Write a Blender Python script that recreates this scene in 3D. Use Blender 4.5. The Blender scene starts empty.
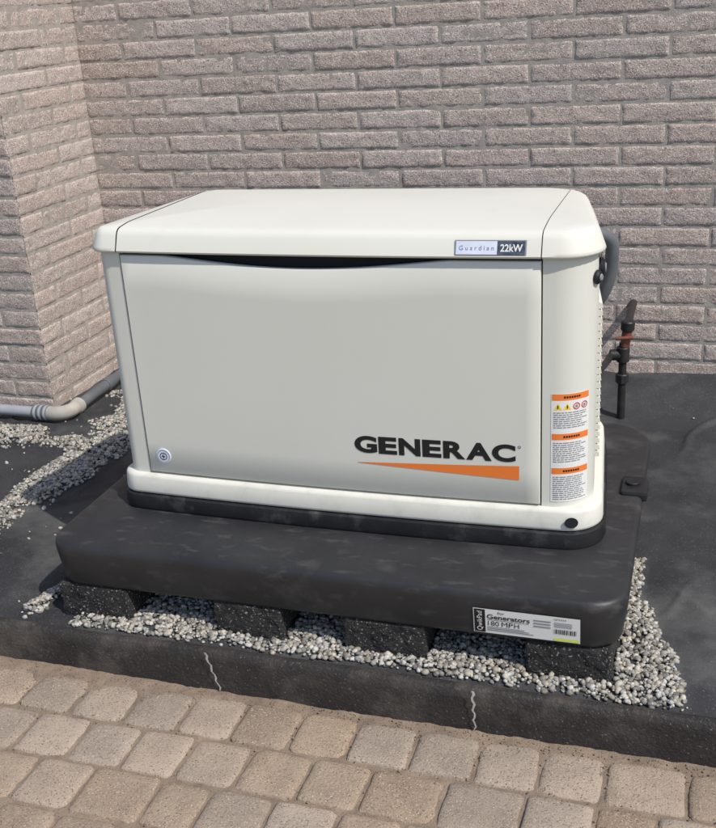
import bpy, bmesh, math, random
import numpy as np
from mathutils import Vector, Matrix
random.seed(4); rng=np.random.default_rng(7)
sc=bpy.context.scene
col=sc.collection

# ---------------------------------------------------------------- helpers
def empty(name):
    o=bpy.data.objects.new(name,None); col.objects.link(o); return o
def mk(name,verts,faces,mat=None,parent=None,smooth=False,attr=None,sharp=None):
    me=bpy.data.meshes.new(name)
    me.from_pydata([tuple(map(float,v)) for v in verts],[],faces)
    me.update()
    if attr is not None:
        a=me.attributes.new('rnd','FLOAT','POINT'); a.data.foreach_set('value',np.asarray(attr,dtype=np.float32))
    if smooth: me.polygons.foreach_set('use_smooth',[True]*len(me.polygons))
    o=bpy.data.objects.new(name,me); col.objects.link(o)
    if smooth and sharp: me.set_sharp_from_angle(angle=math.radians(sharp))
    if mat: me.materials.append(mat)
    if parent: o.parent=parent
    return o
def hashn(ix,iy,iz):
    h=(ix*374761393+iy*668265263+iz*1274126177)&0x7fffffff
    h=((h^(h>>13))*1274126177)&0x7fffffff
    return ((h^(h>>16))&0xffff)/65535.0
def vnoise(x,y,z=0.0):
    x,y,z=np.broadcast_arrays(np.asarray(x,float),np.asarray(y,float),np.asarray(z,float))
    ix,iy,iz=[np.floor(t).astype(np.int64) for t in (x,y,z)]
    fx,fy,fz=x-ix,y-iy,z-iz
    fx,fy,fz=[t*t*(3-2*t) for t in (fx,fy,fz)]
    r=0
    for a in (0,1):
        for b in (0,1):
            for c in (0,1):
                r=r+hashn(ix+a,iy+b,iz+c)*(fx if a else 1-fx)*(fy if b else 1-fy)*(fz if c else 1-fz)
    return r*2-1
def fbm(x,y,z=0.0,o=3):
    r=0;a=1;s=1
    for i in range(o):
        r=r+a*vnoise(np.asarray(x)*s+i*17.3,np.asarray(y)*s+i*9.1,np.asarray(z)*s); a*=.5; s*=2.03
    return r
def smoothstep(a,b,t):
    t=np.clip((t-a)/(b-a),0,1); return t*t*(3-2*t)

def mat(name,c1,c2=None,scale=5,rough=.7,bump=0,bscale=200,attr=False,detail=5,contrast=(.35,.65),spec=.4,
        speck=None,speckscale=400,speckth=.68,bdist=.002,metal=0,dust=None,dustscale=3,dustth=(.5,.75),speck2=None,bscale2=None,dustamt=1.0,streak=None):
    m=bpy.data.materials.new(name); m.use_nodes=True; nt=m.node_tree; N=nt.nodes; Lk=nt.links
    b=N['Principled BSDF']; b.inputs['Roughness'].default_value=rough; b.inputs['Metallic'].default_value=metal
    b.inputs['Specular IOR Level'].default_value=spec
    tc=N.new('ShaderNodeTexCoord'); co=tc.outputs['Object']
    def noise(s,d=detail,r=.6,vec=None):
        n=N.new('ShaderNodeTexNoise'); n.inputs['Scale'].default_value=s; n.inputs['Detail'].default_value=d; n.inputs['Roughness'].default_value=r
        Lk.new(vec or co,n.inputs['Vector']); return n.outputs['Fac']
    def ramp(src,a,bb,lo=0,hi=1):
        r=N.new('ShaderNodeMapRange'); r.inputs[1].default_value=a; r.inputs[2].default_value=bb; r.inputs[3].default_value=lo; r.inputs[4].default_value=hi; Lk.new(src,r.inputs[0]); return r.outputs[0]
    def mix(f,a,bb):
        x=N.new('ShaderNodeMix'); x.data_type='RGBA'
        Lk.new(f,x.inputs[0])
        for s,i in ((a,6),(bb,7)):
            if isinstance(s,tuple): x.inputs[i].default_value=(*s,1)
            else: Lk.new(s,x.inputs[i])
        return x.outputs[2]
    c=c1
    if c2 is not None:
        f=ramp(noise(scale),*contrast); c=mix(f,c1,c2)
    if attr:
        at=N.new('ShaderNodeAttribute'); at.attribute_name='rnd'
        hv=N.new('ShaderNodeHueSaturation')
        if isinstance(c,tuple): hv.inputs['Color'].default_value=(*c,1)
        else: Lk.new(c,hv.inputs['Color'])
        mr=N.new('ShaderNodeMapRange'); mr.inputs[3].default_value=attr[0]; mr.inputs[4].default_value=attr[1]
        Lk.new(at.outputs['Fac'],mr.inputs[0]); Lk.new(mr.outputs[0],hv.inputs['Value'])
        m2=N.new('ShaderNodeMath'); m2.operation='MULTIPLY'; m2.inputs[1].default_value=7.31; Lk.new(at.outputs['Fac'],m2.inputs[0])
        m3=N.new('ShaderNodeMath'); m3.operation='FRACT'; Lk.new(m2.outputs[0],m3.inputs[0])
        mr2=N.new('ShaderNodeMapRange'); mr2.inputs[3].default_value=attr[2]; mr2.inputs[4].default_value=attr[3]
        Lk.new(m3.outputs[0],mr2.inputs[0]); Lk.new(mr2.outputs[0],hv.inputs['Saturation'])
        c=hv.outputs[0]
    if speck:
        f=ramp(noise(speckscale,2,.5),speckth,speckth+.06); c=mix(f,c,speck)
    if speck2:
        f=ramp(noise(speckscale*.8,2,.5),.40,.34); c=mix(f,c,speck2)
    if dust:
        f=ramp(noise(dustscale,8,.65),dustth[0],dustth[1],0,dustamt); c=mix(f,c,dust)
    if streak:
        mp=N.new('ShaderNodeMapping'); mp.inputs['Scale'].default_value=streak[1]; Lk.new(co,mp.inputs['Vector'])
        f=ramp(noise(1,4,.6,mp.outputs[0]),.56,.78,0,streak[2]); c=mix(f,c,streak[0])
    if isinstance(c,tuple): b.inputs['Base Color'].default_value=(*c,1)
    else: Lk.new(c,b.inputs['Base Color'])
    if bump:
        bp=N.new('ShaderNodeBump'); bp.inputs['Strength'].default_value=bump; bp.inputs['Distance'].default_value=bdist
        Lk.new(noise(bscale,4,.65),bp.inputs['Height'])
        nrm=bp.outputs[0]
        if bscale2:
            b2=N.new('ShaderNodeBump'); b2.inputs['Strength'].default_value=bump; b2.inputs['Distance'].default_value=bdist*.7
            Lk.new(noise(bscale2,3,.6),b2.inputs['Height']);Lk.new(nrm,b2.inputs['Normal']);nrm=b2.outputs[0]
        Lk.new(nrm,b.inputs['Normal'])
    return m

M_cream=mat('painted_steel',(.665,.665,.60),(.645,.645,.58),1.8,.36,.08,900,spec=.42,bdist=.0006)
M_lid=mat('painted_lid',(.70,.69,.62),(.68,.67,.60),3,.45,.15,700,spec=.35,bdist=.0006,dust=(.52,.49,.43),dustscale=9,dustth=(.6,.9),dustamt=.25)
M_skirt=mat('painted_skirt',(.70,.69,.62),(.66,.65,.58),5,.45,.15,700,spec=.35,bdist=.0006,dust=(.36,.32,.27),dustscale=16,dustth=(.52,.85),dustamt=.5)
M_dark=mat('dark_gap',(.012,.013,.018),None,rough=.7)  # near-black gap tone; in the door recess it stands in for shade
M_base=mat('black_composite',(.012,.012,.014),(.022,.022,.024),14,.5,.3,300,dust=(.13,.125,.12),dustscale=9,dustth=(.52,.8))
M_pad=mat('black_pad_plastic',(.020,.020,.022),(.030,.030,.032),6,.44,.4,420,dust=(.15,.147,.14),dustscale=3.6,dustth=(.55,1.0),detail=6,bdist=.0009,streak=((.17,.165,.16),(13,30,30),.30))
M_brick=mat('brick_face',(.53,.435,.385),(.40,.32,.285),30,.9,.9,210,attr=(.88,1.1,.75,1.12),speck=(.74,.67,.61),speckscale=230,speckth=.56,speck2=(.22,.17,.15),bdist=.004,bscale2=90,contrast=(.3,.7))
M_mortar=mat('mortar',(.43,.39,.345),(.32,.29,.26),30,.95,.8,260,bdist=.003)
M_paver=mat('paver_stone',(.385,.295,.215),(.285,.218,.162),9,.9,.9,190,attr=(.84,1.12,.8,1.12),speck=(.50,.42,.33),speckscale=300,speckth=.60,speck2=(.15,.115,.09),bdist=.003,bscale2=70,dust=(.35,.285,.22),dustscale=4,dustth=(.45,.8),dustamt=.5)
M_sand=mat('joint_sand',(.33,.25,.18),(.22,.168,.125),18,.95,.9,300,bdist=.004,speck=(.12,.10,.08),speckscale=260,speckth=.62)
M_fabric=mat('woven_fabric',(.024,.025,.028),(.042,.043,.047),5,.62,.7,420,dust=(.17,.168,.162),dustscale=2.3,dustth=(.50,.88),bdist=.002,spec=.4,speck=(.13,.13,.125),speckscale=260,speckth=.64)
M_stone=mat('pea_stone',(.42,.395,.35),(.32,.30,.26),60,.8,.3,500,attr=(.35,1.4,.3,1.6))
M_block=mat('dark_block',(.016,.015,.016),(.036,.034,.033),30,.9,1,90,speck=(.26,.245,.23),speckscale=170,speckth=.62,bdist=.01)
M_edge=mat('edging_plastic',(.020,.018,.017),(.038,.033,.030),12,.6,.9,120,dust=(.15,.125,.105),dustscale=7,dustth=(.5,.9),bdist=.004,speck=(.15,.135,.12),speckscale=200,speckth=.66)
M_string=mat('pale_tear',(.5,.47,.43),(.35,.33,.3),60,.9)
M_soil=mat('soil',(.10,.085,.06),(.16,.13,.09),3,.95,.6,60)
M_white=mat('label_white',(.74,.74,.72),None,rough=.45)
M_orange=mat('label_orange',(.80,.20,.035),None,rough=.45)
M_yellow=mat('label_yellow',(.85,.60,.03),None,rough=.45)
M_green=mat('label_green',(.70,.78,.10),None,rough=.45)
M_black=mat('print_black',(.012,.012,.014),None,rough=.45)
M_grey=mat('print_grey',(.22,.23,.25),None,rough=.5)
M_blue=mat('badge_blue',(.16,.20,.34),None,rough=.4)
M_badge=mat('badge_silver',(.66,.70,.80),(.58,.62,.74),20,.35)
M_navy=mat('badge_navy',(.02,.028,.05),(.10,.12,.16),60,.35)
M_red=mat('label_red',(.55,.04,.03),None,rough=.5)
M_pvc=mat('grey_pvc',(.36,.38,.40),(.29,.305,.32),10,.45,.2,200)
M_pvcd=mat('dark_pvc',(.10,.11,.125),(.14,.15,.16),10,.5)
M_elbow=mat('dusty_elbow',(.46,.43,.37),(.34,.32,.29),14,.7)
M_pipe=mat('black_pipe',(.014,.014,.015),(.03,.028,.027),20,.45,.3,200)
M_copper=mat('red_fitting',(.26,.09,.06),(.10,.05,.04),30,.45)

# ---------------------------------------------------------------- plan outlines
XC=.609
def bow(x,amt): 
    t=(x-XC)/.609
    return amt*np.clip(1-t*t,0,1)
def outline(off,spec,na=10,front=None,nb=8,bw=.014):
    sgn=[(-1,-1),(1,-1),(1,1),(-1,1)]
    P=[(x+sx*off,y+sy*off,max(r+off,.004)) for (x,y,r),(sx,sy) in zip(spec,sgn)]
    arcs=[]
    for i in range(4):
        p=Vector(P[i][:2]);a=Vector(P[i-1][:2]);b=Vector(P[(i+1)%4][:2]);r=P[i][2]
        d1=(a-p).normalized();d2=(b-p).normalized();ang=d1.angle(d2)
        t=r/math.tan(ang/2);c=p+(d1+d2).normalized()*(r/math.sin(ang/2))
        s=p+d1*t;e=p+d2*t
        a0=math.atan2(s.y-c.y,s.x-c.x);a1=math.atan2(e.y-c.y,e.x-c.x)
        while a1<a0:a1+=2*math.pi
        arcs.append([(c.x+r*math.cos(a0+(a1-a0)*k/na),c.y+r*math.sin(a0+(a1-a0)*k/na)) for k in range(na+1)])
    pts=[]
    for i in range(4):
        pts+=arcs[i]
        s=arcs[i][-1];e=arcs[(i+1)%4][0]
        if i==0 and front is not None:
            pts+=[(x,s[1]) for x in front]
        else:
            pts+=[(s[0]+(e[0]-s[0])*k/nb,s[1]+(e[1]-s[1])*k/nb) for k in range(1,nb)]
    out=[]
    for x,y in pts:
        w=max(0,1-max(0,y)/.15)
        out.append((x,y-bow(x,bw)*w))
    return out
FX=[.10,.2,.3,.4,.5,.6,.7,.8,.9,1.0,1.05,1.10]
SPEC=[(-.020,0,.045),(1.238,0,.085),(1.140,.56,.14),(.045,.56,.07)]
SPECB=[(-.022,0,.045),(1.238,0,.075),(1.185,.60,.08),(.03,.60,.08)]
def loft(name,rings,mat,parent,capt=True,capb=False,smooth=True,sharp=40,skip=None):
    n=len(rings[0]);V=[];F=[]
    for r in rings: V+=r
    for k in range(len(rings)-1):
        for i in range(n):
            j=(i+1)%n
            if skip and skip(V[k*n+i],V[k*n+j]): continue
            F.append((k*n+i,k*n+j,(k+1)*n+j,(k+1)*n+i))
    if capt: F.append(tuple((len(rings)-1)*n+i for i in range(n)))
    if capb: F.append(tuple(reversed(range(n))))
    return mk(name,V,F,mat,parent,smooth,sharp=sharp)
def ring(off,z,spec=SPEC,**k): return [(x,y,z) for x,y in outline(off,spec,front=FX,**k)]

# ================================================================= GENERATOR
gen=empty('standby_generator')
ZT=-.700
loft('base_tray',[ring(.002,-.655,SPECB),ring(.012,-.660,SPECB),ring(.016,-.690,SPECB),ring(.012,ZT+.001,SPECB)][::-1],M_base,gen,True)
loft('base_skirt',[ring(o,z,SPECB) for o,z in ((.004,-.6535),(.007,-.6505),(.008,-.645),(.005,-.609),(.002,-.603),(-.003,-.600),(-.012,-.5985))],M_skirt,gen,True)
loft('recess_shade_core',[ring(-.034,-.598),ring(-.034,.0)],M_dark,gen,True)  # added core, coloured dark to paint the shadow in the door-top recess
DX0,DX1=.066,1.102
FX2=[DX0+.0005]+[.15,.25,.35,.45,.55,.65,.75,.85,.95,1.05]+[DX1-.0005]
SPR=[(-.014,0,.042),(1.238,0,.095),(1.150,.58,.09),(.06,.58,.09)]
def ringS(off,z): return [(x,y,z) for x,y in outline(off,SPR,front=FX2)]
def skipf(a,b):
    return min(a[0],b[0])>=DX0 and max(a[0],b[0])<=DX1 and a[1]<.1 and b[1]<.1
loft('enclosure_shell',[ringS(-.010,-.5985),ringS(-.010,-.30),ringS(-.010,-.003)],M_cream,gen,False,skip=skipf)
def yfront(x,off=-.010): return -off-float(bow(x,.014))
for i,(xx,s) in enumerate(((DX0,1),(DX1,-1))):
    y=yfront(xx)
    mk('jamb_%d'%i,[(xx,y,-.5985),(xx,y+.022,-.5985),(xx,y+.022,-.003),(xx,y,-.003)],[(0,1,2,3)],M_cream,gen)
nx,nz=60,14; V=[];F=[]
xa,xb=DX0+.004,DX1-.004; zb_=-.593
def ztop(x):
    t=(x-.54)/.36
    return -.010-.025*max(0,1-t*t)**1.3
def dy(x): return yfront(x)-.0035
for j in range(nz+1):
    for i in range(nx+1):
        x=xa+(xb-xa)*i/nx; zt=ztop(x); z=zb_+(zt-zb_)*j/nz
        e=(i in(0,nx)) or (j in (0,nz))
        V.append((x,dy(x)+(.0018 if e else 0),z))
for j in range(nz):
    for i in range(nx):
        a=j*(nx+1)+i;F.append((a,a+1,a+nx+2,a+nx+1))
bd=[i for i in range(nx+1)]+[j*(nx+1)+nx for j in range(1,nz+1)]+[nz*(nx+1)+i for i in range(nx-1,-1,-1)]+[j*(nx+1) for j in range(nz-1,0,-1)]
for j in range(nz+1):
    for i in (1,nx-1):
        v=V[j*(nx+1)+i]; x=xa+.002 if i==1 else xb-.002
        V[j*(nx+1)+i]=(x,v[1],v[2])
for i in range(nx+1):
    v=V[(nx+1)+i];V[(nx+1)+i]=(v[0],v[1],zb_+.002)
    v=V[(nz-1)*(nx+1)+i];V[(nz-1)*(nx+1)+i]=(v[0],v[1],ztop(v[0])-.002)
b0=len(V)
for q in bd: V.append((V[q][0],V[q][1]+.014,V[q][2]))
nb_=len(bd)
for k in range(nb_):
    F.append((bd[(k+1)%nb_],bd[k],b0+k,b0+(k+1)%nb_))
mk('front_door',V,F,M_cream,gen,True,sharp=50)
def lidrings(e):
    R=[]
    for off,z in ((-.006,-.004),(.002,-.001),(.005,.003),(.002,.010),(-.009,.036),(-.014,.045),(-.021,.0505),(-.030,.0535)):
        R.append(ring(off+e,z+(e if z>.01 else 0)))
    base=outline(-.030,SPEC,front=FX)
    for t,z in ((.10,.0560),(.25,.0595),(.5,.0645),(.8,.068),(1,.069)):
        rr=[]
        for x,y in base:
            sx=min(max(x,.36),.86); sy=.28
            rr.append((x+(sx-x)*t*.96,y+(sy-y)*t*.96,z+e))
        R.append(rr)
    return R
def cut(o,lo,hi):
    bm=bmesh.new();bm.from_mesh(o.data)
    for c,n in ((lo,-1),(hi,1)):
        if c is None: continue
        bmesh.ops.bisect_plane(bm,geom=bm.verts[:]+bm.edges[:]+bm.faces[:],plane_co=(c,0,0),plane_no=(n,0,0),clear_outer=True)
    bm.to_mesh(o.data);bm.free()
LR=lidrings(0)
o=loft('lid_centre',LR,M_lid,gen,True,sharp=60);cut(o,.069,1.099)
LR=lidrings(.0012)
o=loft('lid_end_cap_a',LR,M_lid,gen,True,sharp=60);cut(o,None,.0665)
o=loft('lid_end_cap_b',LR,M_lid,gen,True,sharp=60);cut(o,1.1015,None)
core=[[(x,y,z) for x,y,z in r] for r in lidrings(-.006)]
loft('lid_liner',core,M_dark,gen,True,True,sharp=60)

dense=outline(-.010,SPR,na=40,front=list(np.linspace(.1,1.12,60)),nb=40)
dn=np.array(dense); 
i0=np.argmin(np.hypot(dn[:,0]-1.112,dn[:,1]-yfront(1.112)))
path=dn[i0:i0+110]; sl=np.r_[0,np.cumsum(np.hypot(*np.diff(path,axis=0).T))]
def sp(s,off):
    x=np.interp(s,sl,path[:,0]);y=np.interp(s,sl,path[:,1])
    x2=np.interp(s+.002,sl,path[:,0]);y2=np.interp(s+.002,sl,path[:,1])
    t=Vector((x2-x,y2-y)).normalized();n=Vector((t.y,-t.x))
    return x+n.x*off,y+n.y*off
def patch(name,s0,s1,z0,z1,m,off,n=12,parent=gen):
    V=[];F=[]
    for i in range(n+1):
        x,y=sp(s0+(s1-s0)*i/n,off);V+=[(x,y,z0),(x,y,z1)]
    for i in range(n): F.append((2*i,2*i+2,2*i+3,2*i+1))
    return mk(name,V,F,m,parent,True)
L0,L1=.002,.096; zt=-.313; zb2=-.585
patch('safety_label',L0,L1,zb2,zt,M_white,.0008)
secs=[(zt,zt-.092),(zt-.097,zt-.178),(zt-.183,zb2)]
for k,(a,b) in enumerate(secs):
    patch('label_band_%d'%k,L0+.002,L1-.002,a-.017,a-.002,M_orange,.0012)
    s=L0+.028
    for q in range(7):
        patch('label_word_%d'%k,s,s+.0042,a-.012,a-.007,M_black,.0016,2); s+=.0058
    y=a-.024
    if k==0:
        for c,mm in ((.017,M_yellow),(.038,M_yellow)):
            V=[];
            for ds,dz in ((-.009,-.016),(.009,-.016),(0,.0)):
                x,yy=sp(c+ds,.0014);V.append((x,yy,y+dz))
            mk('warning_triangle',V,[(0,1,2)],mm,gen)
            patch('triangle_mark',c-.0012,c+.0012,y-.013,y-.005,M_black,.0018,2)
        for c in (.060,.081):
            V=[];F=[]
            for q in range(20):
                an=q/20*2*math.pi
                for rr in (.0085,.0062):
                    x,yy=sp(c+rr*math.cos(an),.0015);V.append((x,yy,y-.009+rr*math.sin(an)))
            for q in range(20):
                a1=2*q;b1=2*((q+1)%20);F.append((a1,b1,b1+1,a1+1))
            mk('prohibition_ring',V,F,M_red,gen)
            patch('ring_mark',c-.003,c+.003,y-.013,y-.006,M_grey,.0013,2)
        y-=.022
    while y>b+.006:
        s=L0+.005; end=L1-.005-random.random()*.02
        while s<end:
            w=min(.004+random.random()*.012,end-s)
            patch('label_text',s,s+w,y-.0022,y,M_grey,.0013,2); s+=w+.002
        y-=.0052
SB=np.array(outline(.008,SPECB,na=40,front=list(np.linspace(.1,1.12,60)),nb=40))
ib=np.argmin(np.hypot(SB[:,0]-1.172,SB[:,1]-0)); px,py=SB[ib]; tx,ty=SB[ib+1]-SB[ib-1]; ln=math.hypot(tx,ty);tx/=ln;ty/=ln
V=[];
for q in range(24):
    an=q/24*2*math.pi;V.append((px+tx*.016*math.cos(an)+ty*.004,py+ty*.016*math.cos(an)-tx*.004,-.628+.014*math.sin(an)))
mk('lifting_hole',V,[tuple(range(24))],M_dark,gen)
def rx(y): return 1.238-.010-.088*(y/.58)
for k in range(22):
    z=-.13-k*.0175
    V=[];
    for y in (.12,.50):
        for dz,o_ in ((0,.001),(-.004,.010),(-.013,.012),(-.0165,.001)): V.append((rx(y)+o_,y,z+dz))
    mk('louvre_%d'%k,V,[(0,4,5,1),(1,5,6,2),(2,6,7,3),(0,1,2,3),(7,6,5,4)],M_lid,gen,False)
def tube(name,pts,r,m,parent,res=12,close=False):
    cu=bpy.data.curves.new(name,'CURVE');cu.dimensions='3D';s=cu.splines.new('BEZIER');s.bezier_points.add(len(pts)-1)
    for b,p in zip(s.bezier_points,pts):
        b.co=p;b.handle_left_type=b.handle_right_type='AUTO'
    cu.bevel_depth=r;cu.bevel_resolution=6;cu.resolution_u=res;cu.use_fill_caps=True
    o=bpy.data.objects.new(name,cu);col.objects.link(o);cu.materials.append(m);o.parent=parent;return o
def cyl(name,a,b,r,m,parent,n=24,bev=.001):
    a=Vector(a);b=Vector(b);d=(b-a);L=d.length;q=d.to_track_quat('Z','Y').to_matrix()
    V=[];F=[]
    prof=[(0,r-bev),(bev,r),(L-bev,r),(L,r-bev)]
    for h,rr in prof:
        for k in range(n):
            an=2*math.pi*k/n;V.append(a+q@Vector((rr*math.cos(an),rr*math.sin(an),h)))
    for k in range(3):
        for i in range(n): F.append((k*n+i,k*n+(i+1)%n,(k+1)*n+(i+1)%n,(k+1)*n+i))
    F.append(tuple(reversed(range(n))));F.append(tuple(3*n+i for i in range(n)))
    return mk(name,V,F,m,parent,True,sharp=40)
for k,(s,z,r) in enumerate(((.116,-.058,.016),(.150,-.045,.022))):
    a=sp(s,-.003);b=sp(s,.010);cyl('side_latch_%d'%k,(a[0],a[1],z),(b[0],b[1],z),r,M_black,gen,bev=.004)
    a=sp(s,.009);b=sp(s,.014);cyl('side_latch_core_%d'%k,(a[0],a[1],z),(b[0],b[1],z),r*.5,M_grey,gen,bev=.002)
patch('latch_plate',.130,.185,-.028,-.012,M_black,.004)
tube('rear_conduit',[(1.08,.56,-.10),(1.135,.62,-.085),(1.185,.66,-.11),(1.192,.68,-.17),(1.17,.70,-.27),(1.12,.72,-.34)],.0185,M_pvcd,gen)

def textobj(body,name,x0,x1,z0,z1,yfun,m,parent,bold=0.0,shear=0):
    cu=bpy.data.curves.new(name,'FONT');cu.body=body;cu.size=1;cu.offset=bold;cu.resolution_u=6;cu.shear=shear
    o=bpy.data.objects.new(name,cu);col.objects.link(o)
    bpy.context.view_layer.update()
    dg=bpy.context.evaluated_depsgraph_get();me=bpy.data.meshes.new_from_object(o.evaluated_get(dg))
    bpy.data.objects.remove(o)
    n=len(me.vertices);c=np.zeros(n*3);me.vertices.foreach_get('co',c);c=c.reshape(-1,3)
    mn=c.min(0);mx=c.max(0)
    X=x0+(c[:,0]-mn[0])/(mx[0]-mn[0])*(x1-x0);Z=z0+(c[:,1]-mn[1])/(mx[1]-mn[1])*(z1-z0)
    Y=np.array([yfun(x,z) for x,z in zip(X,Z)])
    me.vertices.foreach_set('co',np.c_[X,Y,Z].ravel());me.materials.clear();me.materials.append(m)
    o=bpy.data.objects.new(name,me);col.objects.link(o);o.parent=parent;return o
dyf=lambda x,z:dy(x)-.0009
wx=.650;W=[('G',.062,.004),('E',.050,.005),('N',.058,.005),('E',.050,.005),('R',.058,.0015),('A',.066,.0005),('C',.060,0)]
tot=sum(w+g for _,w,g in W);k=(1.042-.650)/tot
for ch,w,g_ in W:
    textobj(ch,'wordmark_letter',wx,wx+w*k,-.488,-.443,dyf,M_black,gen,bold=.045); wx+=(w+g_)*k
textobj('o','registered_mark',1.047,1.054,-.452,-.445,dyf,M_black,gen)
n=20;V=[];F=[]
for i in range(n+1):
    x=.655+(1.050-.655)*i/n;t=i/n;V+=[(x,dyf(x,0),-.515-.018*t),(x,dyf(x,0),-.514+.017*t)]
for i in range(n):F.append((2*i,2*i+2,2*i+3,2*i+1))
mk('orange_wedge',V,F,M_orange,gen)
def disc(name,x,z,r,y,m,parent,n=32,r0=0):
    V=[];F=[]
    for q in range(n):
        an=q/n*2*math.pi;V.append((x+r*math.cos(an),y,z+r*math.sin(an)))
    if r0:
        for q in range(n):
            an=q/n*2*math.pi;V.append((x+r0*math.cos(an),y,z+r0*math.sin(an)))
        F=[(q,(q+1)%n,n+(q+1)%n,n+q) for q in range(n)]
    else: F=[tuple(range(n))]
    return mk(name,V,F,m,parent)
lx,lz=.116,-.545;ly=dy(lx)
cyl('lock_rim',(lx,ly+.002,lz),(lx,ly-.003,lz),.021,M_badge,gen)
disc('lock_ring',lx,lz,.018,ly-.0034,M_grey,gen,r0=.0165)
disc('lock_face',lx,lz,.0105,ly-.0036,M_black,gen,r0=.0085)
mk('lock_bolt',[(lx+.002,ly-.0038,lz+.008),(lx-.006,ly-.0038,lz-.001),(lx,ly-.0038,lz-.001),(lx-.002,ly-.0038,lz-.008),(lx+.006,ly-.0038,lz+.001),(lx,ly-.0038,lz+.001)],[(0,1,2,3,4,5)],M_black,gen)
def lidy(x,z): return -bow(x,.014)-.0045+max(0,z-.008)*.423
def plate(name,x0,x1,z0,z1,yf,m,parent,n=8):
    V=[];F=[]
    for i in range(n+1):
        x=x0+(x1-x0)*i/n;V+=[(x,yf(x,z0),z0),(x,yf(x,z1),z1)]
    for i in range(n):F.append((2*i,2*i+2,2*i+3,2*i+1))
    return mk(name,V,F,m,parent)
plate('badge_frame',.912,1.068,.006,.037,lambda x,z:lidy(x,z)-.0004,M_grey,gen)
plate('badge_panel',.915,1.005,.008,.035,lambda x,z:lidy(x,z)-.0010,M_badge,gen)
plate('badge_end',1.005,1.065,.008,.035,lambda x,z:lidy(x,z)-.0010,M_navy,gen)
textobj('G u a r d i a n','badge_text',.922,.998,.017,.026,lambda x,z:lidy(x,z)-.0016,M_blue,gen)
textobj('22kW','badge_rating',1.012,1.060,.014,.029,lambda x,z:lidy(x,z)-.0016,M_white,gen,bold=.02)

# ================================================================= PAD
pad=empty('equipment_pad')
PS=[(-.135,-.24,.085),(1.322,-.24,.085),(1.322,.80,.14),(-.135,.80,.14)]
def pr(off,z): return [(x,y,z) for x,y in outline(off,PS,na=10,nb=24,bw=0)]
PB=-.824
pv=[pr(o,z) for o,z in ((-.03,PB),(-.018,PB+.004),(-.014,PB+.012),(-.004,-.735),(-.003,-.722),(-.005,-.710),(-.009,-.704),(-.017,ZT))]
loft('pad_body',pv,M_pad,pad,True,True,sharp=60)
def bx(name,x0,x1,y0,y1,z0,z1,m,parent,bev=.004,seg=2):
    bm=bmesh.new();bmesh.ops.create_cube(bm,size=1)
    for v in bm.verts: v.co=Vector(((x0+x1)/2+v.co.x*(x1-x0),(y0+y1)/2+v.co.y*(y1-y0),(z0+z1)/2+v.co.z*(z1-z0)))
    if bev: bmesh.ops.bevel(bm,geom=bm.edges[:],offset=bev,segments=seg,affect='EDGES',profile=.6)
    me=bpy.data.meshes.new(name);bm.to_mesh(me);bm.free();me.materials.append(m)
    o=bpy.data.objects.new(name,me);col.objects.link(o);o.parent=parent
    return o
bx('tie_down_clip',1.262,1.330,.30,.40,-.716,-.688,M_base,pad,.008)
cyl('clip_boss',(1.29,.35,-.69),(1.29,.35,-.680),.018,M_base,pad)
fy=lambda x,z:-.24+.0015+(-.735-z)*.125
fy2=lambda x,z:fy(x,z)-.0005
DZ=-.004
def pl(n_,x0,x1,z0,z1,f_,m_,k=8): return plate(n_,x0,x1,z0+DZ,z1+DZ,f_,m_,pad,k)
def tx_(b_,n_,x0,x1,z0,z1,bold=0): return textobj(b_,n_,x0,x1,z0+DZ,z1+DZ,fy3,M_black,pad,bold=bold)
fy3=lambda x,z:fy(x,z)-.0008
pl('pad_sticker',.985,1.222,-.806,-.738,fy,M_white)
pl('sticker_black_panel',.987,1.012,-.804,-.740,fy2,M_black)
o=textobj('QwikPad','sticker_side_word',-.03,.03,0,.014,lambda x,z:0,M_white,pad)
for v in o.data.vertices:
    x,z=v.co.x,v.co.z; nxx=.993+(.014-z); nz=-.7765+x*.9; v.co=(nxx,fy(nxx,nz)-.001,nz)
tx_('for','sticker_word_a',1.040,1.056,-.750,-.743)
tx_('Generators','sticker_word_b',1.016,1.112,-.765,-.752,.02)
tx_('180','sticker_word_c',1.018,1.043,-.784,-.771)
tx_('M','sticker_word_d',1.049,1.062,-.784,-.771)
tx_('P','sticker_word_e',1.065,1.074,-.784,-.771)
tx_('H','sticker_word_f',1.077,1.088,-.784,-.771)
pl('sticker_rule',1.016,1.110,-.7685,-.7675,fy3,M_black)
for i in range(3):
    pl('sticker_line',1.016,1.10+.01*i,-.789-i*.0045,-.787-i*.0045,fy3,M_grey)
pl('sticker_green',1.165,1.220,-.804,-.797,fy3,M_green)
tx_('QP5434','sticker_code',1.165,1.192,-.748,-.743)
x=1.165
while x<1.214:
    w=random.choice((.0008,.0015,.0022));pl('barcode',x,x+w,-.785,-.772,fy3,M_black,1);x+=w+.0014
for i in range(3):
    pl('sticker_line',1.120,1.158,-.756-i*.008,-.753-i*.008,fy3,M_grey)
    pl('sticker_line',1.165,1.205,-.756-i*.005,-.754-i*.005,fy3,M_grey)

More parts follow.
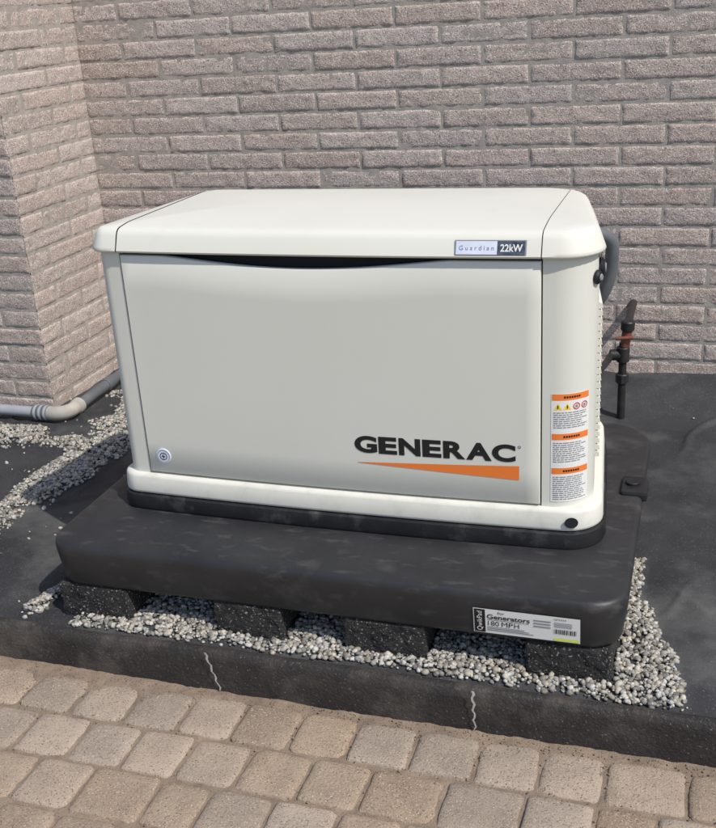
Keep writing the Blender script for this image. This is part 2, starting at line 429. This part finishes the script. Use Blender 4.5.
# ================================================================= BLOCKS
GZ=-.922
BLK=((-.115,.085),(.325,.505),(.665,.865),(1.10,1.29))
for i,(x0,x1) in enumerate(BLK):
    for row,(y0,y1) in enumerate(((-.222,.18),(.36,.74))):
        bm=bmesh.new();bmesh.ops.create_cube(bm,size=1)
        for v in bm.verts: v.co=Vector(((x0+x1)/2+v.co.x*(x1-x0),(y0+y1)/2+v.co.y*(y1-y0),(GZ-.01+PB-.001)/2+v.co.z*(PB-.001-GZ+.01)))
        bmesh.ops.bevel(bm,geom=bm.edges[:],offset=.005,segments=1,affect='EDGES')
        bmesh.ops.subdivide_edges(bm,edges=bm.edges[:],cuts=12,use_grid_fill=True)
        for v in bm.verts:
            n=float(fbm(v.co.x*40,v.co.y*40,v.co.z*40+i)); 
            v.co.x+=n*.0025; v.co.y+=n*.003
            if v.co.z<PB-.006: v.co.z+=n*.002
        me=bpy.data.meshes.new('concrete_block');bm.to_mesh(me);bm.free();me.materials.append(M_block)
        o=bpy.data.objects.new('concrete_block',me);col.objects.link(o)

# ================================================================= BRICK HOUSE
house=empty('brick_house')
BH,BL,MJ=.0725,.322,.010
WZ=-.945
def brickwall(name,org,ud,nd,segs_fn,rows):
    V=[];F=[];A=[];base=0
    gx=34;gz=8
    for r in range(rows):
        z0=WZ+r*BH+MJ/2;z1=WZ+(r+1)*BH-MJ/2
        for (s0,s1) in segs_fn(r):
            L=s1-s0
            if L<.02: continue
            n1=max(6,int(gx*L/BL))
            us=np.r_[0,.012,np.linspace(.045,.955,n1-3),.988,1];vs=np.r_[0,.06,np.linspace(.18,.82,gz-3),.94,1]
            U,Vv=np.meshgrid(us,vs)
            seed=random.random()*100
            du=(.5-abs(U-.5))*L;dv=(.5-abs(Vv-.5))*(z1-z0)
            ed=np.minimum(du,dv)
            h=.001+.0033*smoothstep(0,.0055,ed)
            h=h+ .0017*fbm(U*L*26+seed,Vv*3+seed,0,3)*smoothstep(0,.006,ed)+.0013*vnoise(U*L*120,Vv*9,seed)
            h=h+(random.random()-.5)*.003
            jz=.0014*vnoise(U*L*25,seed,Vv*3)
            S=s0+U*L+.0012*vnoise(Vv*4,seed+U*5);Z=z0+Vv*(z1-z0)+jz+(random.random()-.5)*.0015
            nyy,nxx=U.shape
            P=np.stack([org[0]+ud[0]*S+nd[0]*h,org[1]+ud[1]*S+nd[1]*h,Z],-1).reshape(-1,3)
            V.append(P)
            idx=np.arange(nyy*nxx).reshape(nyy,nxx)+base
            q=np.stack([idx[:-1,:-1],idx[:-1,1:],idx[1:,1:],idx[1:,:-1]],-1).reshape(-1,4)
            F.append(q)
            bdr=np.r_[idx[0,:],idx[1:,-1],idx[-1,-2::-1],idx[-2:0:-1,0]]
            bp=P[bdr-base].copy();bp[:,0]-=nd[0]*.014;bp[:,1]-=nd[1]*.014
            V.append(bp);m=len(bdr);bi=np.arange(m)+base+nyy*nxx
            F.append(np.stack([bdr,bi,np.roll(bi,-1),np.roll(bdr,-1)],-1))
            rv=random.random();A.append(np.full(nyy*nxx+m,rv));base+=nyy*nxx+m
    V=np.concatenate(V);F=np.concatenate(F);A=np.concatenate(A)
    me=bpy.data.meshes.new(name);me.vertices.add(len(V));me.vertices.foreach_set('co',V.ravel())
    me.loops.add(F.size);me.loops.foreach_set('vertex_index',F.ravel().astype(np.int32));me.polygons.add(len(F))
    me.polygons.foreach_set('loop_start',np.arange(0,F.size,4,dtype=np.int32));me.polygons.foreach_set('loop_total',np.full(len(F),4,dtype=np.int32))
    me.update(calc_edges=True);me.validate()
    a=me.attributes.new('rnd','FLOAT','POINT');a.data.foreach_set('value',A.astype(np.float32))
    me.materials.append(M_brick);o=bpy.data.objects.new(name,me);col.objects.link(o);o.parent=house
    me.polygons.foreach_set('use_smooth',[True]*len(me.polygons));me.set_sharp_from_angle(angle=math.radians(50))
    return o
def runs(L,lead):
    def fn(r):
        out=[];first=lead[r%2]
        out.append((0,first-MJ/2));s=first
        while s<L-.03:
            e=min(s+BL,L);out.append((s+MJ/2,e-MJ/2));s+=BL
        return out
    return fn
BX,BY0,BY1=-1.0,1.10,1.67
ROWS=36;D=BY1-BY0
brickwall('back_wall_bricks',(BX,BY1),(1,0),(0,-1),runs(5.0,(BL*.62,BL*1.1)),ROWS)
brickwall('return_wall_bricks',(BX,BY0),(0,1),(1,0),lambda r:[(-.001,BL-.01),(BL,D)] if r%2 else [(-.001,.135),(.145,.145+BL-.01),(.145+BL,D)],ROWS)
brickwall('front_wall_bricks',(BX,BY0),(-1,0),(0,-1),runs(3.5,(BL,BL*.5)),ROWS)
TZ=WZ+ROWS*BH
def sheet(name,org,ud,L,m,off=(0,0)):
    n=int(L*60);k=int((TZ-WZ)*60)
    s=np.linspace(0,L,n+1);z=np.linspace(WZ-.1,TZ,k+1);S,Z=np.meshgrid(s,z)
    h=.0015*vnoise(S*60,Z*60)
    P=np.stack([org[0]+ud[0]*S+off[0]*h,org[1]+ud[1]*S+off[1]*h,Z],-1).reshape(-1,3)
    idx=np.arange((n+1)*(k+1)).reshape(k+1,n+1)
    q=np.stack([idx[:-1,:-1],idx[:-1,1:],idx[1:,1:],idx[1:,:-1]],-1).reshape(-1,4)
    return mk(name,P,[tuple(map(int,f)) for f in q],m,house,True)
sheet('back_mortar',(BX-.002,BY1-.002),(1,0),5,M_mortar,(0,1))
sheet('return_mortar',(BX+.002,BY0),(0,1),D,M_mortar,(1,0))
sheet('front_mortar',(BX+.0,BY0-.002),(-1,0),3.5,M_mortar,(0,1))
bx('wall_core_back',BX-.3,4.0,BY1+.004,BY1+.25,WZ-.1,TZ,M_mortar,house,0)
bx('wall_core_front',-4.5,BX-.004,BY0+.004,BY1+.25,WZ-.1,TZ-.002,M_mortar,house,0)

# ================================================================= GRAVEL MASK / FABRIC
def segd(x,y,a,b):
    ax,ay=a;bx_,by=b;dx,dy_=bx_-ax,by-ay
    t=np.clip(((x-ax)*dx+(y-ay)*dy_)/(dx*dx+dy_*dy_),0,1)
    return np.hypot(x-ax-t*dx,y-ay-t*dy_)
def gmask(x,y):
    n=fbm(x*7,y*7,3.3,3)
    v=np.full(np.shape(x),-1.0)
    def add(val): 
        nonlocal v; v=np.maximum(v,val)
    add((.07-segd(x,y,(-.60,-.05),(-.62,.15)))/.07)
    add((.09-segd(x,y,(-.63,.12),(-.63,.45)))/.05)
    add((.105-segd(x,y,(-.63,.45),(-.60,.86)))/.05)
    add((.10-segd(x,y,(-1.5,.66),(-.95,.84)))/.05)
    add((.05-segd(x,y,(-.95,.84),(-.62,.80)))/.05)
    add((.10-segd(x,y,(-.66,1.0),(-.72,1.6)))/.12)
    add((.040-segd(x,y,(-.20,-.22),(-.17,-.05)))/.03)
    add(np.where((x>-.1)&(x<1.33)&(y<.35)&(y>-.268),np.minimum(1,np.minimum((x+.06)/.06,(y+.272)/.02))+.5,-1))
    rb=1.475-(y+.28)*.28
    add(np.where((x>1.2)&(y<.12),(rb-x)/.03,-1))
    return v+n*.75
def gh(x,y):
    g=smoothstep(-.2,.9,gmask(x,y))
    w=fbm(x*1.7+3,y*1.7,0,2)
    w2=fbm(x*3.1+9,y*3.1,4,2)
    big=.65+1.5*smoothstep(1.3,1.5,x)*smoothstep(-.1,.2,y)
    # creases: long soft ridges running in a few directions
    r1=np.abs(np.sin((x*.8+y*.5)*9+w*3.2)); r2=np.abs(np.sin((x*.3-y*.95)*7+w2*2.4+1.3))
    m1=smoothstep(-.1,.6,vnoise(x*2.1,y*2.1,7.7)); m2=smoothstep(-.1,.6,vnoise(x*2.3+5,y*2.3,3.7))
    fold=.016*np.clip(1-r1*3.2,0,1)**1.6*m1+.014*np.clip(1-r2*3.2,0,1)**1.6*m2
    fold=fold*big
    under=smoothstep(-.35,-.1,x)*smoothstep(1.5,1.33,x)*smoothstep(.95,.8,y)
    fold=fold*(1-.9*under)*smoothstep(-.28,-.2,y)
    lap=.055*smoothstep(BY1-.30,BY1-.01,y)*smoothstep(-.2,.6,x)*(1+.3*vnoise(x*5,3.1))
    return GZ+.008*w*(1-under)*smoothstep(-.28,-.15,y)+fold+.003*fbm(x*12,y*12,2,2)+g*.012*smoothstep(-.285,-.24,y)+lap
def gridmesh(name,x0,x1,y0,y1,step,hf,m,parent=None):
    xs=np.arange(x0,x1+step/2,step);ys=np.arange(y0,y1+step/2,step);X,Y=np.meshgrid(xs,ys);Z=hf(X,Y)
    P=np.stack([X,Y,Z],-1).reshape(-1,3);idx=np.arange(len(P)).reshape(X.shape)
    q=np.stack([idx[:-1,:-1],idx[:-1,1:],idx[1:,1:],idx[1:,:-1]],-1).reshape(-1,4)
    me=bpy.data.meshes.new(name);me.vertices.add(len(P));me.vertices.foreach_set('co',P.ravel())
    me.loops.add(q.size);me.loops.foreach_set('vertex_index',q.ravel().astype(np.int32));me.polygons.add(len(q))
    me.polygons.foreach_set('loop_start',np.arange(0,q.size,4,dtype=np.int32));me.polygons.foreach_set('loop_total',np.full(len(q),4,dtype=np.int32))
    me.update(calc_edges=True);me.polygons.foreach_set('use_smooth',[True]*len(me.polygons))
    me.materials.append(m);o=bpy.data.objects.new(name,me);col.objects.link(o);o.parent=parent;return o
gridmesh('landscape_fabric',-3.0,3.6,-.285,BY1+.01,.009,gh,M_fabric)

def ico(sub):
    bm=bmesh.new();bmesh.ops.create_icosphere(bm,subdivisions=sub,radius=1)
    v=np.array([p.co[:] for p in bm.verts]);f=np.array([[q.index for q in p.verts] for p in bm.faces]);bm.free();return v,f
iv,jf=ico(1)
def stones(name,pts,size,m,parent=None):
    n=len(pts);N=len(iv)
    variants=[]
    for k in range(8):
        variants.append(iv*(1+.15*rng.standard_normal((N,1))))
    Vs=np.empty((n,N,3))
    for i in range(n):
        s=size*(.5+1.0*rng.random()**1.6)
        sc3=np.array([1,.65+.35*rng.random(),.5+.3*rng.random()])*s
        v=variants[rng.integers(8)]*sc3
        a=rng.random()*6.283;c,s_=math.cos(a),math.sin(a)
        b=(rng.random()-.5)*.9;cb,sb=math.cos(b),math.sin(b)
        v=np.c_[v[:,0]*cb+v[:,2]*sb,v[:,1],-v[:,0]*sb+v[:,2]*cb]
        Vs[i]=np.c_[v[:,0]*c-v[:,1]*s_,v[:,0]*s_+v[:,1]*c,v[:,2]]+pts[i]
    P=Vs.reshape(-1,3);q=(jf[None]+(np.arange(n)*N)[:,None,None]).reshape(-1,3)
    me=bpy.data.meshes.new(name);me.vertices.add(len(P));me.vertices.foreach_set('co',P.ravel())
    me.loops.add(q.size);me.loops.foreach_set('vertex_index',q.ravel().astype(np.int32));me.polygons.add(len(q))
    me.polygons.foreach_set('loop_start',np.arange(0,q.size,3,dtype=np.int32));me.polygons.foreach_set('loop_total',np.full(len(q),3,dtype=np.int32))
    me.update(calc_edges=True);me.polygons.foreach_set('use_smooth',[True]*len(me.polygons))
    a=me.attributes.new('rnd','FLOAT','POINT');a.data.foreach_set('value',np.repeat(rng.random(n),N).astype(np.float32))
    me.materials.append(m);o=bpy.data.objects.new(name,me);col.objects.link(o);o.parent=parent;return o
K=135000
X=rng.uniform(-1.6,1.6,K);Y=rng.uniform(-.275,1.62,K)
g=gmask(X,Y);prob=smoothstep(-.1,.6,g)*.97+.004*(X<0)+.0008
keep=rng.random(K)<prob
inblk=np.zeros(K,bool)
for (x0,x1) in BLK:
    inblk|=(X>x0-.004)&(X<x1+.004)&(Y>-.228)
keep&=~inblk&~((Y>.30)&(X>-.3)&(X<1.2))
X,Y=X[keep],Y[keep];Z=gh(X,Y)+.002+rng.random(len(X))*.006*smoothstep(.2,.8,gmask(X,Y))
stones('gravel',np.c_[X,Y,Z],.0066,M_stone)

# ================================================================= EDGING
edg=empty('garden_edging')
xs=np.arange(-3,3.6,.02);V=[];F=[]
prof=[(-.322,-1.03),(-.320,-.98),(-.316,-.935),(-.313,-.913),(-.304,-.907),(-.290,-.909),(-.284,-.93),(-.283,-1.0)]
for x in xs:
    w=.004*float(vnoise(x*2.2,1.5))+.0015*float(vnoise(x*14,4.5));h=.003*float(vnoise(x*3.1,8.5))+.0012*float(vnoise(x*20,3))
    for k,(y,z) in enumerate(prof): V.append((x,y+w+.0012*float(vnoise(x*25,k*3.1)),z+(h if k>1 and k<7 else 0)))
n=len(prof)
for i in range(len(xs)-1):
    for k in range(n-1):
        a=i*n+k;F.append((a,a+n,a+n+1,a+1))
mk('edging_strip',V,F,M_edge,edg,True,sharp=60)
for k,(x,dx) in enumerate(((.345,.030),(1.0,.004))):
    V=[];F=[]
    for i in range(13):
        t=i/12;xx=x+dx*t+.003*math.sin(i*1.9);z=-.900-.105*t;y=-.3265+.004*float(vnoise(xx*2.2,1.5))-.001
        w=.0024*(1-.5*t)+.001*random.random()
        V+=[(xx-w,y,z),(xx+w,y,z)]
    for i in range(12):F.append((2*i,2*i+1,2*i+3,2*i+2))
    mk('seam_tape_%d'%k,V,F,M_string,edg)

# ================================================================= PAVERS
walk=empty('paver_walkway')
PZ=-1.010
gp=np.array([-1,-.98,-.93,-.84,-.62,-.3,0,.3,.62,.84,.93,.98,1]);ng=len(gp)
U,W_=np.meshgrid(gp,gp)
V=[];F=[];A=[];base=0
idx0=np.arange(ng*ng).reshape(ng,ng);qf=np.stack([idx0[:-1,:-1],idx0[:-1,1:],idx0[1:,1:],idx0[1:,:-1]],-1).reshape(-1,4)
y=-.345;row=0;rowd=.142
while y>-3.2:
    x=-3+random.random()*.12
    while x<3.8:
        w=random.choice((.118,.135,.135,.142,.165))
        cx=x+w/2;cy=y-rowd/2;hw=w/2-.0025;hd=rowd/2-.0025
        seed=random.random()*50
        cr=.016+.009*random.random()
        m=np.maximum(abs(U),abs(W_))
        kx=np.maximum(abs(U)*hw-(hw-cr),0);ky=np.maximum(abs(W_)*hd-(hd-cr),0);rad=np.hypot(kx,ky)
        sc_=np.where(rad>cr,cr/np.maximum(rad,1e-6),1)
        px_=np.where(kx>0,(hw-cr)+kx*sc_,abs(U)*hw)*np.sign(U);py_=np.where(ky>0,(hd-cr)+ky*sc_,abs(W_)*hd)*np.sign(W_)
        px_=px_+.0022*vnoise(W_*3.5+seed,seed,U);py_=py_+.0022*vnoise(U*3.5,seed+7,W_)
        edge=np.clip(rad/cr,0,1)
        rz=-.007*edge**3.0+.0009*fbm(U*3+seed,W_*3+seed)
        rz=np.where(m>=.999,-.03,rz)
        rz=rz+(random.random()-.5)*.003+U*(random.random()-.5)*.003+W_*(random.random()-.5)*.003
        ang=(random.random()-.5)*.04;ca,sa=math.cos(ang),math.sin(ang)
        P=np.stack([cx+px_*ca-py_*sa,cy+px_*sa+py_*ca,PZ+rz],-1).reshape(-1,3)
        V.append(P);F.append(qf+base);base+=ng*ng;A.append(np.full(ng*ng,random.random()))
        x+=w+.001
    y-=rowd+.001;row+=1
V=np.concatenate(V);F=np.concatenate(F);A=np.concatenate(A)
mk('pavers',V,[tuple(map(int,f)) for f in F],M_paver,walk,True,attr=A)
def sandh(x,y):
    near=smoothstep(-.42,-.33,y)*(.35+.65*smoothstep(.7,-.1,x))
    return PZ-.0075+.0025*fbm(x*30,y*30)+.0015*vnoise(x*90,y*90)+near*.010
gridmesh('joint_sand',-3,3.8,-2.2,-.318,.01,sandh,M_sand,walk)
K=2600
X=rng.uniform(-1,2,K);Y=-.33-rng.exponential(.09,K);Z=sandh(X,Y)+.001
stones('grit',np.c_[X,Y,np.maximum(Z,PZ-.002)],.0022,M_sand,walk)

mk('ground',[(-300,-300,-1.05),(300,-300,-1.05),(300,300,-1.05),(-300,300,-1.05)],[(0,1,2,3)],M_soil)

# ================================================================= CONDUIT
con=empty('electrical_conduit')
cz=-.885;cyy=.985
cyl('pipe_run',(-3.2,cyy,cz+.012),(-.985,cyy,cz),.021,M_pvc,con)
cyl('coupling',(-1.010,cyy,cz),(-.940,cyy,cz),.029,M_pvcd,con,bev=.003)
for i in range(3): cyl('coupling_ridge_%d'%i,(-1.0+.022*i,cyy,cz),(-.990+.022*i,cyy,cz),.0305,M_pvc,con)
tube('elbow',[(-.95,cyy,cz),(-.905,cyy+.002,cz),(-.875,cyy+.03,cz),(-.868,cyy+.075,cz)],.0275,M_elbow,con)
cyl('elbow_collar',(-.868,cyy+.07,cz),(-.868,cyy+.10,cz+.003),.031,M_elbow,con,bev=.003)
cyl('pipe_riser',(-.868,cyy+.09,cz),(-.872,BY1+.01,cz+.02),.0215,M_pvcd,con)
cyl('riser_coupling',(-.8695,cyy+.30,cz+.007),(-.870,cyy+.36,cz+.009),.027,M_pvcd,con,bev=.003)

# ================================================================= GAS PIPE
gas=empty('gas_pipe')
gx_,gy=1.185,1.38
cyl('riser',(gx_,gy,-.94),(gx_,gy,-.64),.014,M_pipe,gas)
cyl('lower_union',(gx_,gy,-.79),(gx_,gy,-.755),.023,M_pipe,gas,n=8,bev=.003)
cyl('tee',(gx_,gy,-.71),(gx_,gy,-.655),.023,M_pipe,gas,bev=.003)
cyl('tee_branch',(gx_-.045,gy-.01,-.685),(gx_,gy,-.685),.020,M_pipe,gas,bev=.003)
cyl('valve_body',(gx_+.005,gy,-.655),(gx_+.012,gy,-.595),.018,M_copper,gas,n=10,bev=.003)
cyl('valve_cap',(gx_+.012,gy,-.595),(gx_+.014,gy,-.560),.024,M_pipe,gas,bev=.004)
cyl('valve_handle',(gx_-.025,gy-.02,-.62),(gx_+.035,gy-.02,-.615),.006,M_copper,gas)
tube('flex_line',[(gx_-.04,gy-.01,-.685),(gx_-.05,gy-.12,-.68),(gx_-.06,gy-.35,-.63),(gx_-.09,.66,-.60),(gx_-.12,.58,-.60)],.012,M_pipe,gas)
cyl('wall_stub',(gx_+.012,gy,-.578),(gx_+.012,BY1+.01,-.578),.014,M_pipe,gas)

# ================================================================= LIGHT
az=math.radians(62); el=math.radians(52)
S=Vector((math.sin(az)*math.cos(el),-math.cos(az)*math.cos(el),math.sin(el)))
sun=bpy.data.lights.new('sun','SUN');sun.energy=3.9;sun.angle=math.radians(.6);sun.color=(1,.94,.86)
so=bpy.data.objects.new('sun',sun);col.objects.link(so);so.rotation_euler=S.to_track_quat('Z','Y').to_euler();so.location=(3,-3,4)
w=bpy.data.worlds.new('World');sc.world=w;w.use_nodes=True
sk=w.node_tree.nodes.new('ShaderNodeTexSky');sk.sky_type='NISHITA';sk.sun_disc=False;sk.sun_elevation=el;sk.sun_rotation=math.atan2(S.x,S.y)
bg=w.node_tree.nodes['Background'];bg.inputs[1].default_value=.14;w.node_tree.links.new(sk.outputs[0],bg.inputs[0])
sc.view_settings.view_transform='Standard';sc.view_settings.look='None';sc.view_settings.exposure=0

# ================================================================= CAMERA
cam=bpy.data.cameras.new('camera');co=bpy.data.objects.new('camera',cam);col.objects.link(co);sc.camera=co
R3=Matrix.Rotation(.3322,3,'Z')@Matrix.Rotation(math.pi/2-.381,3,'X')@Matrix.Rotation(-.06489,3,'Z')
co.matrix_world=Matrix.Translation((1.4213,-2.2034,.5431))@R3.to_4x4()
cam.sensor_fit='HORIZONTAL';cam.sensor_width=36;cam.lens=1042.18/716*36;cam.clip_start=.05;cam.clip_end=2000
